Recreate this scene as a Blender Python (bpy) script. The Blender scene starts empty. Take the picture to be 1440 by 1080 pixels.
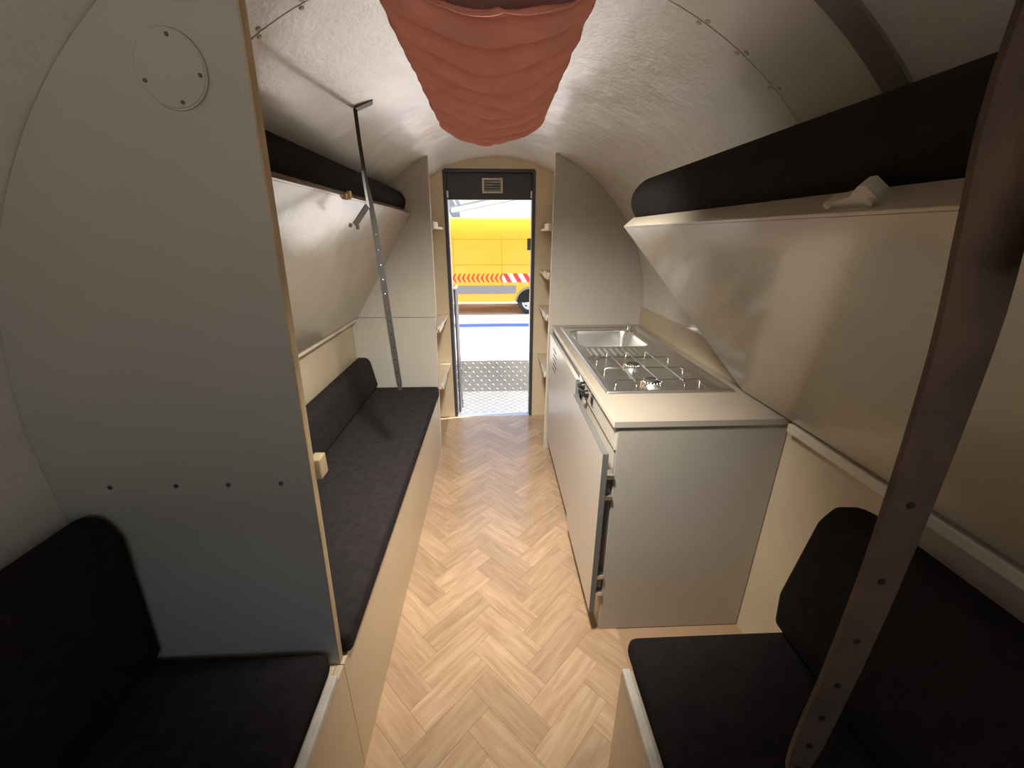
import bpy, bmesh, math, random
from mathutils import Vector, Matrix
random.seed(7)
S = bpy.context.scene
COL = S.collection
R = math.radians

# ------------------------------------------------------------------ camera, sky, sun, exposure
cam_d = bpy.data.cameras.new('camera'); cam = bpy.data.objects.new('camera', cam_d); COL.objects.link(cam)
cam_d.sensor_fit = 'HORIZONTAL'; cam_d.sensor_width = 36.0; cam_d.lens = 565.0 / 1440 * 36
cam_d.clip_start = 0.01; cam_d.clip_end = 300
cam.location = (0, 0, 1.36); cam.rotation_euler = (R(90 - 20.4), 0, R(-2.4))
S.camera = cam

w = bpy.data.worlds.new('sky'); S.world = w; w.use_nodes = True
nt = w.node_tree; bg = nt.nodes['Background']
sky = nt.nodes.new('ShaderNodeTexSky'); sky.sky_type = 'NISHITA'; sky.sun_disc = False
sky.sun_elevation = R(62); sky.sun_rotation = R(80); sky.air_density = 1.2; sky.dust_density = 3.0
nt.links.new(sky.outputs[0], bg.inputs[0]); bg.inputs[1].default_value = 0.15

sun_d = bpy.data.lights.new('sun', 'SUN'); sun = bpy.data.objects.new('sun', sun_d); COL.objects.link(sun)
sun_d.energy = 6.0; sun_d.angle = R(0.6); sun_d.color = (1.0, 0.96, 0.90)
sun.rotation_euler = Vector((0.40, 0.06, 0.90)).to_track_quat('Z', 'Y').to_euler()
sun.location = (3, 4, 8)

def portal(name, loc, rot, sx, sy):
    d = bpy.data.lights.new(name, 'AREA'); d.shape = 'RECTANGLE'; d.size = sx; d.size_y = sy
    d.cycles.is_portal = True
    o = bpy.data.objects.new(name, d); COL.objects.link(o); o.location = loc; o.rotation_euler = rot
portal('door_sky_portal', (-0.02, 2.98, 0.79), (R(-90), 0, 0), 0.58, 1.56)
portal('window_sky_portal', (0.0, -1.03, 1.15), (R(90), 0, 0), 1.12, 0.78)

S.view_settings.view_transform = 'Standard'; S.view_settings.look = 'None'
S.view_settings.gamma = 1.0; S.view_settings.use_curve_mapping = False
S.view_settings.exposure = 1.1
S.cycles.max_bounces = 14; S.cycles.diffuse_bounces = 10; S.cycles.glossy_bounces = 6
S.cycles.sample_clamp_indirect = 12.0
S.cycles.caustics_reflective = False; S.cycles.caustics_refractive = False

# ------------------------------------------------------------------ materials
def mat(name, col, rough=0.5, metal=0.0, bump=0.0, bscale=30.0, var=0.0, vscale=4.0, coat=0.0, spec=0.5,
        transl=0.0, objrand=0.0, bump2=0.0, b2scale=3.0, sheen=0.0, stretch=None, detail=4.0, rvar=0.0):
    m = bpy.data.materials.new(name); m.use_nodes = True
    n = m.node_tree.nodes; l = m.node_tree.links; p = n['Principled BSDF']
    p.inputs['Base Color'].default_value = (*col, 1); p.inputs['Roughness'].default_value = rough
    p.inputs['Metallic'].default_value = metal; p.inputs['Specular IOR Level'].default_value = spec
    p.inputs['Coat Weight'].default_value = coat; p.inputs['Coat Roughness'].default_value = 0.12
    p.inputs['Sheen Weight'].default_value = sheen
    tc = n.new('ShaderNodeTexCoord'); src = tc.outputs['Object']
    if stretch:
        mp = n.new('ShaderNodeMapping'); mp.inputs['Scale'].default_value = stretch
        l.new(src, mp.inputs[0]); src = mp.outputs[0]
    colsock = None
    if var > 0:
        t = n.new('ShaderNodeTexNoise'); t.inputs['Scale'].default_value = vscale; t.inputs['Detail'].default_value = 6
        l.new(src, t.inputs['Vector'])
        r = n.new('ShaderNodeValToRGB'); a, b = r.color_ramp.elements
        a.position, b.position = 0.3, 0.7
        a.color = (*[c * (1 - var) for c in col], 1); b.color = (*[min(1, c * (1 + var)) for c in col], 1)
        l.new(t.outputs['Fac'], r.inputs[0]); colsock = r.outputs[0]
        if rvar > 0:
            mr = n.new('ShaderNodeMapRange'); mr.inputs[3].default_value = rough - rvar; mr.inputs[4].default_value = rough + rvar
            l.new(t.outputs['Fac'], mr.inputs[0]); l.new(mr.outputs[0], p.inputs['Roughness'])
    if objrand > 0:
        oi = n.new('ShaderNodeObjectInfo'); hs = n.new('ShaderNodeHueSaturation')
        mr = n.new('ShaderNodeMapRange'); mr.inputs[3].default_value = 1 - objrand; mr.inputs[4].default_value = 1 + objrand
        l.new(oi.outputs['Random'], mr.inputs[0]); l.new(mr.outputs[0], hs.inputs['Value'])
        if colsock: l.new(colsock, hs.inputs['Color'])
        else: hs.inputs['Color'].default_value = (*col, 1)
        colsock = hs.outputs[0]
    if colsock: l.new(colsock, p.inputs['Base Color'])
    prev = None
    for (amt, sc, dist) in ((bump2, b2scale, 0.02), (bump, bscale, 0.002)):
        if amt > 0:
            t = n.new('ShaderNodeTexNoise'); t.inputs['Scale'].default_value = sc; t.inputs['Detail'].default_value = detail
            l.new(src, t.inputs['Vector'])
            b = n.new('ShaderNodeBump'); b.inputs['Strength'].default_value = amt; b.inputs['Distance'].default_value = dist
            l.new(t.outputs['Fac'], b.inputs['Height'])
            if prev: l.new(prev, b.inputs['Normal'])
            prev = b.outputs[0]
    if prev: l.new(prev, p.inputs['Normal'])
    if transl > 0:
        tr = n.new('ShaderNodeBsdfTranslucent'); mx = n.new('ShaderNodeMixShader'); mx.inputs[0].default_value = transl
        tr.inputs[0].default_value = (*col, 1)
        l.new(p.outputs[0], mx.inputs[1]); l.new(tr.outputs[0], mx.inputs[2]); l.new(mx.outputs[0], n['Material Output'].inputs[0])
    return m

M = {}
M['hull'] = mat('gloss_hull_paint', (0.80, 0.77, 0.70), 0.26, bump=0.4, bscale=120, bump2=0.45, b2scale=5.0, var=0.04, vscale=6, coat=0.6)
M['ribpaint'] = mat('dark_rib_paint', (0.22, 0.19, 0.16), 0.5, bump=0.3, bscale=80, var=0.1)
M['lowwall'] = mat('tan_wall_paint', (0.62, 0.52, 0.37), 0.42, bump=0.2, bscale=120, var=0.05)
M['board'] = mat('gloss_board_paint', (0.50, 0.44, 0.34), 0.20, bump=0.2, bscale=90, bump2=0.22, b2scale=4.0, var=0.05, vscale=3, coat=0.4)
M['part'] = mat('partition_paint', (0.50, 0.47, 0.41), 0.40, bump=0.12, bscale=140, var=0.04, vscale=3)
M['endwall'] = mat('end_wall_paint', (0.72, 0.60, 0.42), 0.45, bump=0.1, bscale=140, var=0.04)
M['cream'] = mat('cream_board_paint', (0.62, 0.51, 0.36), 0.38, bump=0.1, bscale=100, var=0.05, vscale=3)
M['trim'] = mat('cream_trim_paint', (0.72, 0.66, 0.54), 0.40, bump=0.2, bscale=60, var=0.08, vscale=8)
M['rawedge'] = mat('raw_ply_edge', (0.55, 0.42, 0.26), 0.7, bump=0.4, bscale=80, var=0.25, vscale=25, stretch=(1, 1, 0.3))
M['worn'] = mat('worn_white_edge', (0.70, 0.66, 0.57), 0.6, bump=0.4, bscale=50, var=0.15, vscale=20)
M['fabric'] = mat('charcoal_fabric', (0.026, 0.022, 0.024), 0.95, bump=0.5, bscale=700, var=0.2, vscale=40, spec=0.15)
M['fabric2'] = mat('black_fabric', (0.022, 0.020, 0.021), 0.95, bump=0.5, bscale=700, var=0.2, vscale=40, spec=0.1)
M['leather'] = mat('brown_leather', (0.085, 0.048, 0.028), 0.65, bump=0.5, bscale=120, var=0.5, vscale=14)
M['darkstrap'] = mat('dark_strap', (0.020, 0.016, 0.013), 0.6, bump=0.3, bscale=150, var=0.3, vscale=20)
M['hole'] = mat('dark_hole', (0.006, 0.005, 0.005), 0.9)
M['steel'] = mat('stainless_steel', (0.78, 0.78, 0.76), 0.33, 1.0, bump=0.06, bscale=200, var=0.04, vscale=8, rvar=0.06)
M['chrome'] = mat('chrome_wire', (0.75, 0.74, 0.72), 0.12, 1.0)
M['bracket'] = mat('painted_bracket', (0.55, 0.50, 0.40), 0.45, bump=0.3, bscale=60, var=0.1)
M['greymetal'] = mat('dull_grey_metal', (0.16, 0.15, 0.14), 0.45, 0.6, bump=0.2, bscale=80)
M['brass'] = mat('old_brass', (0.40, 0.26, 0.11), 0.4, 0.8)
M['blackplastic'] = mat('black_plastic', (0.012, 0.012, 0.013), 0.4)
M['burner'] = mat('burner_iron', (0.10, 0.10, 0.10), 0.5, 0.7)
M['laminate'] = mat('grey_laminate', (0.40, 0.37, 0.32), 0.35, bump=0.08, bscale=120, var=0.03)
M['doorlam'] = mat('pale_door_laminate', (0.60, 0.56, 0.50), 0.28, bump=0.06, bscale=100, var=0.03)
M['dooredge'] = mat('grey_edge_band', (0.13, 0.13, 0.125), 0.5)
M['worktop'] = mat('worktop_laminate', (0.36, 0.31, 0.25), 0.30, bump=0.05, bscale=150, var=0.04)
M['fascia'] = mat('fascia_paint', (0.62, 0.58, 0.50), 0.35, bump=0.1, bscale=80, var=0.08)
M['cloth'] = mat('terracotta_cloth', (0.88, 0.38, 0.30), 0.9, bump=0.3, bscale=500, var=0.08, vscale=9, transl=0.12, spec=0.1)
def plank_mat():
    m = bpy.data.materials.new('oak_vinyl_plank'); m.use_nodes = True; n = m.node_tree.nodes; l = m.node_tree.links; p = n['Principled BSDF']
    tc = n.new('ShaderNodeTexCoord'); oi = n.new('ShaderNodeObjectInfo'); mp = n.new('ShaderNodeMapping'); mp.inputs['Scale'].default_value = (3, 26, 1)
    l.new(tc.outputs['Object'], mp.inputs[0])
    mw = n.new('ShaderNodeMath'); mw.operation = 'MULTIPLY'; mw.inputs[1].default_value = 90; l.new(oi.outputs['Random'], mw.inputs[0])
    t = n.new('ShaderNodeTexNoise'); t.noise_dimensions = '4D'; t.inputs['Scale'].default_value = 2.2; t.inputs['Detail'].default_value = 5; t.inputs['Distortion'].default_value = 0.6
    l.new(mp.outputs[0], t.inputs['Vector']); l.new(mw.outputs[0], t.inputs['W'])
    r = n.new('ShaderNodeValToRGB'); e = r.color_ramp.elements; e[0].position, e[1].position = 0.25, 0.75
    e[0].color = (0.42, 0.265, 0.150, 1); e[1].color = (0.62, 0.44, 0.285, 1); l.new(t.outputs['Fac'], r.inputs[0])
    hs = n.new('ShaderNodeHueSaturation'); mr = n.new('ShaderNodeMapRange'); mr.inputs[3].default_value = 0.86; mr.inputs[4].default_value = 1.10
    l.new(oi.outputs['Random'], mr.inputs[0]); l.new(mr.outputs[0], hs.inputs['Value']); l.new(r.outputs[0], hs.inputs['Color']); l.new(hs.outputs[0], p.inputs['Base Color'])
    p.inputs['Roughness'].default_value = 0.27; p.inputs['Coat Weight'].default_value = 0.5; p.inputs['Coat Roughness'].default_value = 0.16
    t2 = n.new('ShaderNodeTexNoise'); t2.inputs['Scale'].default_value = 28; t2.inputs['Detail'].default_value = 3; l.new(tc.outputs['Object'], t2.inputs['Vector'])
    b_ = n.new('ShaderNodeBump'); b_.inputs['Strength'].default_value = 0.45; b_.inputs['Distance'].default_value = 0.003; l.new(t2.outputs['Fac'], b_.inputs['Height'])
    l.new(b_.outputs[0], p.inputs['Normal']); l.new(b_.outputs[0], p.inputs['Coat Normal'])
    return m
M['plank'] = plank_mat()
M['subfloor'] = mat('floor_joint', (0.34, 0.22, 0.13), 0.6)
M['frame'] = mat('dark_door_frame', (0.055, 0.058, 0.075), 0.45, bump=0.1)
M['alu'] = mat('aluminium_edge', (0.62, 0.62, 0.64), 0.35, 0.9)
M['tread'] = mat('checker_plate', (0.36, 0.36, 0.36), 0.5, 0.85, bump=0.2, bscale=60, var=0.08)
M['ground'] = mat('pale_gravel_ground', (0.60, 0.57, 0.53), 0.9, bump=0.6, bscale=12, var=0.16, vscale=1.6, stretch=(0.5, 2.2, 1))
M['bluepaint'] = mat('blue_road_paint', (0.006, 0.045, 0.30), 0.6, var=0.1)
M['yellow'] = mat('yellow_van_paint', (0.78, 0.39, 0.012), 0.35, coat=0.3)
M['red'] = mat('red_reflective', (0.72, 0.03, 0.02), 0.5)
M['white'] = mat('white_reflective', (0.80, 0.80, 0.80), 0.5)
M['rub'] = mat('grey_rub_strip', (0.22, 0.22, 0.23), 0.6)
M['tyre'] = mat('tyre_rubber', (0.03, 0.03, 0.03), 0.8)
M['rim'] = mat('grey_wheel_rim', (0.45, 0.46, 0.48), 0.4, 0.6)
M['glassd'] = mat('dark_glass', (0.02, 0.025, 0.03), 0.05)
M['siding'] = mat('white_siding', (0.78, 0.80, 0.80), 0.6)
M['roofgrey'] = mat('grey_roof', (0.30, 0.33, 0.36), 0.7, var=0.1)
M['glass'] = bpy.data.materials.new('clear_pane'); M['glass'].use_nodes = True
_n = M['glass'].node_tree.nodes; _l = M['glass'].node_tree.links
_g = _n.new('ShaderNodeBsdfGlossy'); _g.inputs['Roughness'].default_value = 0.02
_t = _n.new('ShaderNodeBsdfTransparent'); _f = _n.new('ShaderNodeFresnel'); _x = _n.new('ShaderNodeMixShader')
_l.new(_f.outputs[0], _x.inputs[0]); _l.new(_t.outputs[0], _x.inputs[1]); _l.new(_g.outputs[0], _x.inputs[2])
_l.new(_x.outputs[0], _n['Material Output'].inputs[0])

# ------------------------------------------------------------------ mesh helpers
def box(bm, x0, x1, y0, y1, z0, z1, bev=0.0, seg=2):
    b2 = bmesh.new()
    bmesh.ops.create_cube(b2, size=1)
    for v in b2.verts:
        v.co = Vector(((x0 + x1) / 2 + v.co.x * (x1 - x0), (y0 + y1) / 2 + v.co.y * (y1 - y0), (z0 + z1) / 2 + v.co.z * (z1 - z0)))
    if bev > 0: bmesh.ops.bevel(b2, geom=b2.edges[:], offset=bev, segments=seg, profile=0.5, affect='EDGES')
    merge(bm, b2); return bm
def merge(bm, b2, mtx=None):
    me = bpy.data.meshes.new('tmp'); b2.to_mesh(me); b2.free()
    if mtx: me.transform(mtx)
    bm.from_mesh(me); bpy.data.meshes.remove(me)
def prism(bm, pts, a0, a1, axis='y', bev=0.0, seg=2, bev_profile_only=False):
    """polygon pts (2d) extruded along axis; y: pts=(x,z); x: pts=(y,z); z: pts=(x,y)"""
    def P(p, a):
        return {'y': (p[0], a, p[1]), 'x': (a, p[0], p[1]), 'z': (p[0], p[1], a)}[axis]
    b2 = bmesh.new()
    A = [b2.verts.new(P(p, a0)) for p in pts]; B = [b2.verts.new(P(p, a1)) for p in pts]
    b2.faces.new(A); b2.faces.new(B[::-1])
    for i in range(len(pts)):
        j = (i + 1) % len(pts); b2.faces.new((A[j], A[i], B[i], B[j]))
    bmesh.ops.recalc_face_normals(b2, faces=b2.faces[:])
    if bev > 0: bmesh.ops.bevel(b2, geom=b2.edges[:], offset=bev, segments=seg, profile=0.5, affect='EDGES')
    merge(bm, b2); return bm
def tube(bm, path, r, sides=8, cap=True):
    pts = [Vector(p) for p in path]; rings = []
    up = Vector((0.13, 0.31, 0.94)).normalized()
    for i, p in enumerate(pts):
        t = (pts[min(i + 1, len(pts) - 1)] - pts[max(i - 1, 0)]).normalized()
        s = t.cross(up)
        if s.length < 1e-3: s = t.cross(Vector((1, 0, 0)))
        s.normalize(); u = s.cross(t)
        rr = r[i] if isinstance(r, (list, tuple)) else r
        rings.append([bm.verts.new(p + (s * math.cos(2 * math.pi * k / sides) + u * math.sin(2 * math.pi * k / sides)) * rr) for k in range(sides)])
    for a, b in zip(rings, rings[1:]):
        for k in range(sides): bm.faces.new((a[k], a[(k + 1) % sides], b[(k + 1) % sides], b[k]))
    if cap: bm.faces.new(rings[0][::-1]); bm.faces.new(rings[-1])
    return bm
def cyl(bm, c, axis, r, h, sides=20, r2=None):
    a = Vector(axis).normalized(); c = Vector(c)
    b2 = bmesh.new(); bmesh.ops.create_cone(b2, cap_ends=True, segments=sides, radius1=r, radius2=r if r2 is None else r2, depth=h)
    merge(bm, b2, Matrix.Translation(c + a * h / 2) @ a.to_track_quat('Z', 'Y').to_matrix().to_4x4()); return bm
def ribbon(bm, path, widthdir, width, thick):
    """strap: rectangular section swept along path; widthdir per strap (vector) or list"""
    pts = [Vector(p) for p in path]; rings = []
    for i, p in enumerate(pts):
        t = (pts[min(i + 1, len(pts) - 1)] - pts[max(i - 1, 0)]).normalized()
        wd = Vector(widthdir[i] if isinstance(widthdir, list) else widthdir); wd = (wd - t * wd.dot(t)).normalized()
        nn = t.cross(wd); ww = width[i] if isinstance(width, list) else width
        rings.append([bm.verts.new(p + wd * a * ww / 2 + nn * b * thick / 2) for a, b in ((-1, -1), (1, -1), (1, 1), (-1, 1))])
    for a, b in zip(rings, rings[1:]):
        for k in range(4): bm.faces.new((a[k], a[(k + 1) % 4], b[(k + 1) % 4], b[k]))
    bm.faces.new(rings[0][::-1]); bm.faces.new(rings[-1]); return bm

def root(name, label, cat, loc, group=None):
    o = bpy.data.objects.new(name, None); COL.objects.link(o); o.location = loc; o.empty_display_size = 0.1
    o['label'] = label; o['category'] = cat
    if group: o['group'] = group
    return o
def wloc(o):
    v = Vector((0, 0, 0))
    while o is not None: v += o.location; o = o.parent
    return v
def obj(name, bm, m, parent=None, smooth=None, label=None, cat=None, group=None, kind=None):
    """bm is in world coordinates; stored relative to the parent's position"""
    bmesh.ops.recalc_face_normals(bm, faces=bm.faces[:])
    me = bpy.data.meshes.new(name); bm.to_mesh(me); bm.free()
    o = bpy.data.objects.new(name, me); COL.objects.link(o)
    if parent is not None:
        o.parent = parent; me.transform(Matrix.Translation(-wloc(parent)))
    me.materials.append(M[m])
    if smooth is not None:
        for p in me.polygons: p.use_smooth = True
        me.set_sharp_from_angle(angle=R(smooth))
    if label: o['label'] = label
    if cat: o['category'] = cat
    if group: o['group'] = group
    if kind: o['kind'] = kind
    return o
def B(): return bmesh.new()
def bx(*a, **k): return box(B(), *a, **k)

# ------------------------------------------------------------------ the shell: a half tube on upright side walls
CX, CZ, RAD = 0.015, 0.957, 0.868
YR, YE = -1.0, 2.93            # rear bulkhead, end wall with the door
XL, XR = CX - RAD, CX + RAD
def hull(a, r=RAD): return CX + r * math.cos(a), CZ + r * math.sin(a)
def hull_z(x, r=RAD): return CZ + math.sqrt(max(0, r * r - (x - CX) ** 2))
def hull_x(z, side, r=RAD): return CX + side * (math.sqrt(max(0, r * r - (z - CZ) ** 2)) if z > CZ else r)
def arc_sheet(y0, y1, r0, r1, a0=0.0, a1=math.pi, na=72, ny=24):
    bm = B(); g = []
    for j in range(ny + 1):
        y = y0 + (y1 - y0) * j / ny; g.append([[bm.verts.new((hull(a0 + (a1 - a0) * i / na, r)[0], y, hull(a0 + (a1 - a0) * i / na, r)[1])) for i in range(na + 1)] for r in (r0, r1)])
    for j in range(ny):
        for i in range(na):
            for k in (0, 1): bm.faces.new((g[j][k][i], g[j][k][i + 1], g[j + 1][k][i + 1], g[j + 1][k][i]))
    for j in (0, ny):
        for i in range(na): bm.faces.new((g[j][0][i], g[j][0][i + 1], g[j][1][i + 1], g[j][1][i]))
    for j in range(ny):
        for i in (0, na): bm.faces.new((g[j][0][i], g[j + 1][0][i], g[j + 1][1][i], g[j][1][i]))
    return bm
SEAM = 0.93
ceiling = obj('ceiling', arc_sheet(YR, YE, RAD + 0.004, RAD + 0.03), 'greymetal', smooth=30, kind='structure')
obj('ceiling_sheet', arc_sheet(YR, SEAM - 0.0018, RAD, RAD + 0.003, ny=20), 'hull', ceiling, smooth=30)
obj('ceiling_sheet', arc_sheet(SEAM + 0.0018, YE, RAD, RAD + 0.003, ny=20), 'hull', ceiling, smooth=30)
for k in range(-10, 11):
    a = R(63.7) + (k + 3) * R(6.3)
    for dy in (-0.009, 0.009):
        aa = a + (0.006 if dy > 0 else -0.006)
        x, z = hull(aa); inward = Vector((-math.cos(aa), 0, -math.sin(aa)))
        obj('rivet', cyl(B(), (x, SEAM + dy, z), inward, 0.0058, 0.0022, 12, 0.0035), 'bracket', ceiling, smooth=40)
rib = obj('ceiling_rib', arc_sheet(0.690, 0.735, RAD - 0.006, RAD, R(2), R(111), ny=2), 'ribpaint', ceiling, smooth=30)

def side_wall(name, x0, x1):
    return obj(name, bx(x0, x1, YR, YE, -0.03, CZ + 0.004), 'lowwall', kind='structure')
wl_ = side_wall('wall_left', XL - 0.03, XL)
obj('liner_sheet', bx(XL, XL + 0.002, YR, 0.684, 0.40, CZ), 'hull', wl_)
side_wall('wall_right', XR, XR + 0.03)

def section_poly(inner, r=RAD - 0.001, zlo=0.0, side=None, n=40):
    pass
# end wall with doorway
DX0, DX1, DZ = -0.322, 0.272, 1.752
bm = B()
arcL = [hull(a, RAD + 0.004) for a in [math.pi / 2 + (math.pi / 2) * i / 30 for i in range(31)]]
zt = hull_z(DX0)
ptsL = [(DX0, 0), (DX0, zt)] + [p for p in arcL if p[0] < DX0] + [(XL, 0)]
prism(bm, ptsL, YE, YE + 0.045)
arcR = [hull(a, RAD + 0.004) for a in [math.pi / 2 - (math.pi / 2) * i / 30 for i in range(31)]]
ptsR = [(DX1, 0), (DX1, hull_z(DX1))] + [p for p in arcR if p[0] > DX1] + [(XR, 0)]
prism(bm, ptsR, YE, YE + 0.045)
top = [hull(a, RAD + 0.004) for a in [math.pi * i / 60 for i in range(61)]]
prism(bm, [(DX1, DZ), (DX1, hull_z(DX1))] + [p for p in top if DX0 < p[0] < DX1] + [(DX0, hull_z(DX0)), (DX0, DZ)], YE, YE + 0.045)
box(bm, XL - 0.03, XR + 0.03, YE, YE + 0.045, -0.10, -0.012)
obj('wall_far', bm, 'endwall', kind='structure')
# rear bulkhead behind the camera with a window
WX0, WX1, WZ0, WZ1 = -0.56, 0.56, 0.76, 1.54
bm = B()
arc = [hull(a, RAD + 0.004) for a in [math.pi * i / 48 for i in range(49)]]
prism(bm, [(WX1, 0), (WX1, hull_z(WX1))] + [p for p in arcR if p[0] > WX1] + [(XR, 0)], YR - 0.03, YR)
prism(bm, [(WX0, 0), (WX0, hull_z(WX0))] + [p for p in arcL if p[0] < WX0] + [(XL, 0)], YR - 0.03, YR)
prism(bm, [(WX1, WZ1), (WX1, hull_z(WX1))] + [p for p in arc if WX0 < p[0] < WX1] + [(WX0, hull_z(WX0)), (WX0, WZ1)], YR - 0.03, YR)
box(bm, WX0, WX1, YR - 0.03, YR, 0, WZ0)
obj('wall_rear', bm, 'part', kind='structure')
bm = B()
for (a, b, c, d) in ((WX0 - .03, WX1 + .03, WZ0 - .03, WZ0), (WX0 - .03, WX1 + .03, WZ1, WZ1 + .03), (WX0 - .03, WX0, WZ0, WZ1), (WX1, WX1 + .03, WZ0, WZ1)):
    box(bm, a, b, YR, YR + 0.012, c, d, 0.003)
win = obj('window_1', bm, 'trim', kind='structure')
obj('pane', bx(WX0, WX1, YR - 0.018, YR - 0.014, WZ0, WZ1), 'glass', win)

# floor: sub-floor and the herringbone planks
FX0, FX1 = XL, XR
floor = obj('floor', bx(FX0 - .03, FX1 + .03, YR, YE, -0.05, -0.0025), 'subfloor', kind='structure')
PW, NL = 0.086, 3
CLX0, CLX1, CLY0, CLY1 = -0.375, 0.43, -0.30, YE
def clip(poly):
    for (ax, lim, sgn) in ((0, CLX0, 1), (0, CLX1, -1), (1, CLY0, 1), (1, CLY1, -1)):
        out = []
        for i in range(len(poly)):
            p, q = poly[i], poly[(i + 1) % len(poly)]
            fp, fq = (p[ax] - lim) * sgn, (q[ax] - lim) * sgn
            if fp >= 0: out.append(p)
            if fp * fq < 0:
                t = fp / (fp - fq); out.append((p[0] + (q[0] - p[0]) * t, p[1] + (q[1] - p[1]) * t))
        poly = out
        if not poly: return []
    return poly
def area(p): return abs(sum(p[i][0] * p[(i + 1) % len(p)][1] - p[(i + 1) % len(p)][0] * p[i][1] for i in range(len(p)))) / 2
OFFX, OFFY = -0.218, 0.751
def to_world(a, b):
    return (OFFX + (a - b) * PW * math.sqrt(.5), OFFY + (a + b) * PW * math.sqrt(.5))
g = 0.0035
for c in range(-45, 60):
    for m_ in range(-8, 9):
        for kind in (0, 1):
            if kind == 0: a0, b0, a1, b1 = c + 2 * NL * m_, c, c + 2 * NL * m_ + NL, c + 1
            else: a0, b0 = c, c - 2 * NL + 1 + 2 * NL * m_; a1, b1 = c + 1, b0 + NL
            poly = clip([to_world(a0 + g, b0 + g), to_world(a1 - g, b0 + g), to_world(a1 - g, b1 - g), to_world(a0 + g, b1 - g)])
            if len(poly) < 3 or area(poly) < 2e-4: continue
            bm = B(); dz = random.uniform(-0.0003, 0.0003)
            prism(bm, poly, -0.0025, dz, 'z'); rz = R(45) if kind == 0 else R(135)
            cx_ = sum(p[0] for p in poly) / len(poly); cy_ = sum(p[1] for p in poly) / len(poly)
            o = obj('plank', bm, 'plank', floor)
            o.data.transform(Matrix.Rotation(-rz, 4, 'Z') @ Matrix.Translation((-cx_, -cy_, 0))); o.location = (cx_, cy_, 0); o.rotation_euler.z = rz

# partitions (panels across the tube)
def cross_panel(inner_lo, inner_hi, zlo, side, ztop=None, zhi_cut=None, rr=RAD - 0.0015, n=26):
    """outline (x,z) of a panel between an inner edge and the hull on one side"""
    zi = hull_z(inner_hi, rr)
    pts = [(inner_lo, zlo)]
    if zhi_cut is None:
        pts.append((inner_hi, zi))
        a_in = math.atan2(zi - CZ, inner_hi - CX); a_out = 0.0 if side > 0 else math.pi
        pts += [hull(a_in + (a_out - a_in) * i / n, rr) for i in range(1, n + 1)]
        if zlo < CZ: pts.append((hull_x(zlo, side, rr), zlo))
    else:
        pts.append((inner_hi, zhi_cut)); pts += [(hull_x(zhi_cut, side, rr), zhi_cut), (hull_x(zlo, side, rr), zlo)]
    return pts
PY = 0.685
pl = obj('wall_partition_left', prism(B(), cross_panel(-0.386, -0.330, 0.395, -1), PY, PY + 0.017), 'part', kind='structure')
bm = B(); prism(bm, [(-0.386, 0.395), (-0.330, hull_z(-0.330) - .004), (-0.3265, hull_z(-0.3265) - .004), (-0.3825, 0.395)], PY - 0.0005, PY + 0.0175)
obj('plywood_edge', bm, 'rawedge', pl)
o = obj('cover_plate', cyl(B(), (-0.437, PY, 1.571), (0, -1, 0), 0.047, 0.005, 40, 0.045), 'part', pl, smooth=40)
bm = B(); tube(bm, [(-0.437 + 0.0465 * math.cos(t), PY - 0.003, 1.571 + 0.0465 * math.sin(t)) for t in [2 * math.pi * i / 40 for i in range(41)]], 0.0018, 6, cap=False)
obj('plate_rim', bm, 'part', o, smooth=60)
for t in (80, 200, 350, 280):
    obj('screw', cyl(B(), (-0.437 + 0.039 * math.cos(R(t)), PY - 0.005, 1.571 + 0.039 * math.sin(R(t))), (0, -1, 0), 0.0028, 0.001, 10), 'greymetal', o)
for x in (-0.743, -0.620, -0.522, -0.422):
    obj('screw', cyl(B(), (x, PY, 0.905), (0, -1, 0), 0.0045, 0.0012, 12), 'greymetal', pl)
obj('block', prism(B(), [(PY + 0.017, 0.90), (PY + 0.05, 0.90), (PY + 0.05, 0.945), (PY + 0.017, 0.945)], -0.372, -0.350, 'x', 0.003), 'rawedge', pl)

FY = 2.40
pfl = obj('wall_partition_far_left', prism(B(), cross_panel(-0.352, -0.345, 0.90, -1), FY, FY + 0.016), 'part', kind='structure')
obj('panel', prism(B(), cross_panel(-0.372, -0.356, 0.0, -1, zhi_cut=0.897), FY - 0.002, FY + 0.016), 'part', pfl)
bm = B(); prism(bm, [(-0.352, 0.90), (-0.345, hull_z(-0.345) - .004), (-0.342, hull_z(-0.342) - .004), (-0.349, 0.90)], FY - .0008, FY + .0168)
obj('edge_strip', bm, 'trim', pfl)
pfr = obj('wall_partition_far_right', prism(B(), cross_panel(0.318, 0.334, 0.0, 1), FY, FY + 0.016), 'part', kind='structure')
bm = B(); prism(bm, [(0.318, 0.0), (0.334, hull_z(.334) - .004), (0.331, hull_z(.331) - .004), (0.315, 0.0)], FY - .0008, FY + .0168)
obj('edge_strip', bm, 'trim', pfr)

# hinge rails along the walls, at the widest place of the tube
for side, name, y0, y1, zc in ((-1, 'trim_1', PY + 0.02, FY - 0.002, 0.888), (1, 'trim_2', YR, 1.03, 0.828)):
    x = XL if side < 0 else XR
    bm = B(); box(bm, min(x, x - side * 0.030), max(x, x - side * 0.030), y0, y1, zc - 0.014, zc + 0.014, 0.004)
    obj(name, bm, 'trim', kind='structure')

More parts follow.
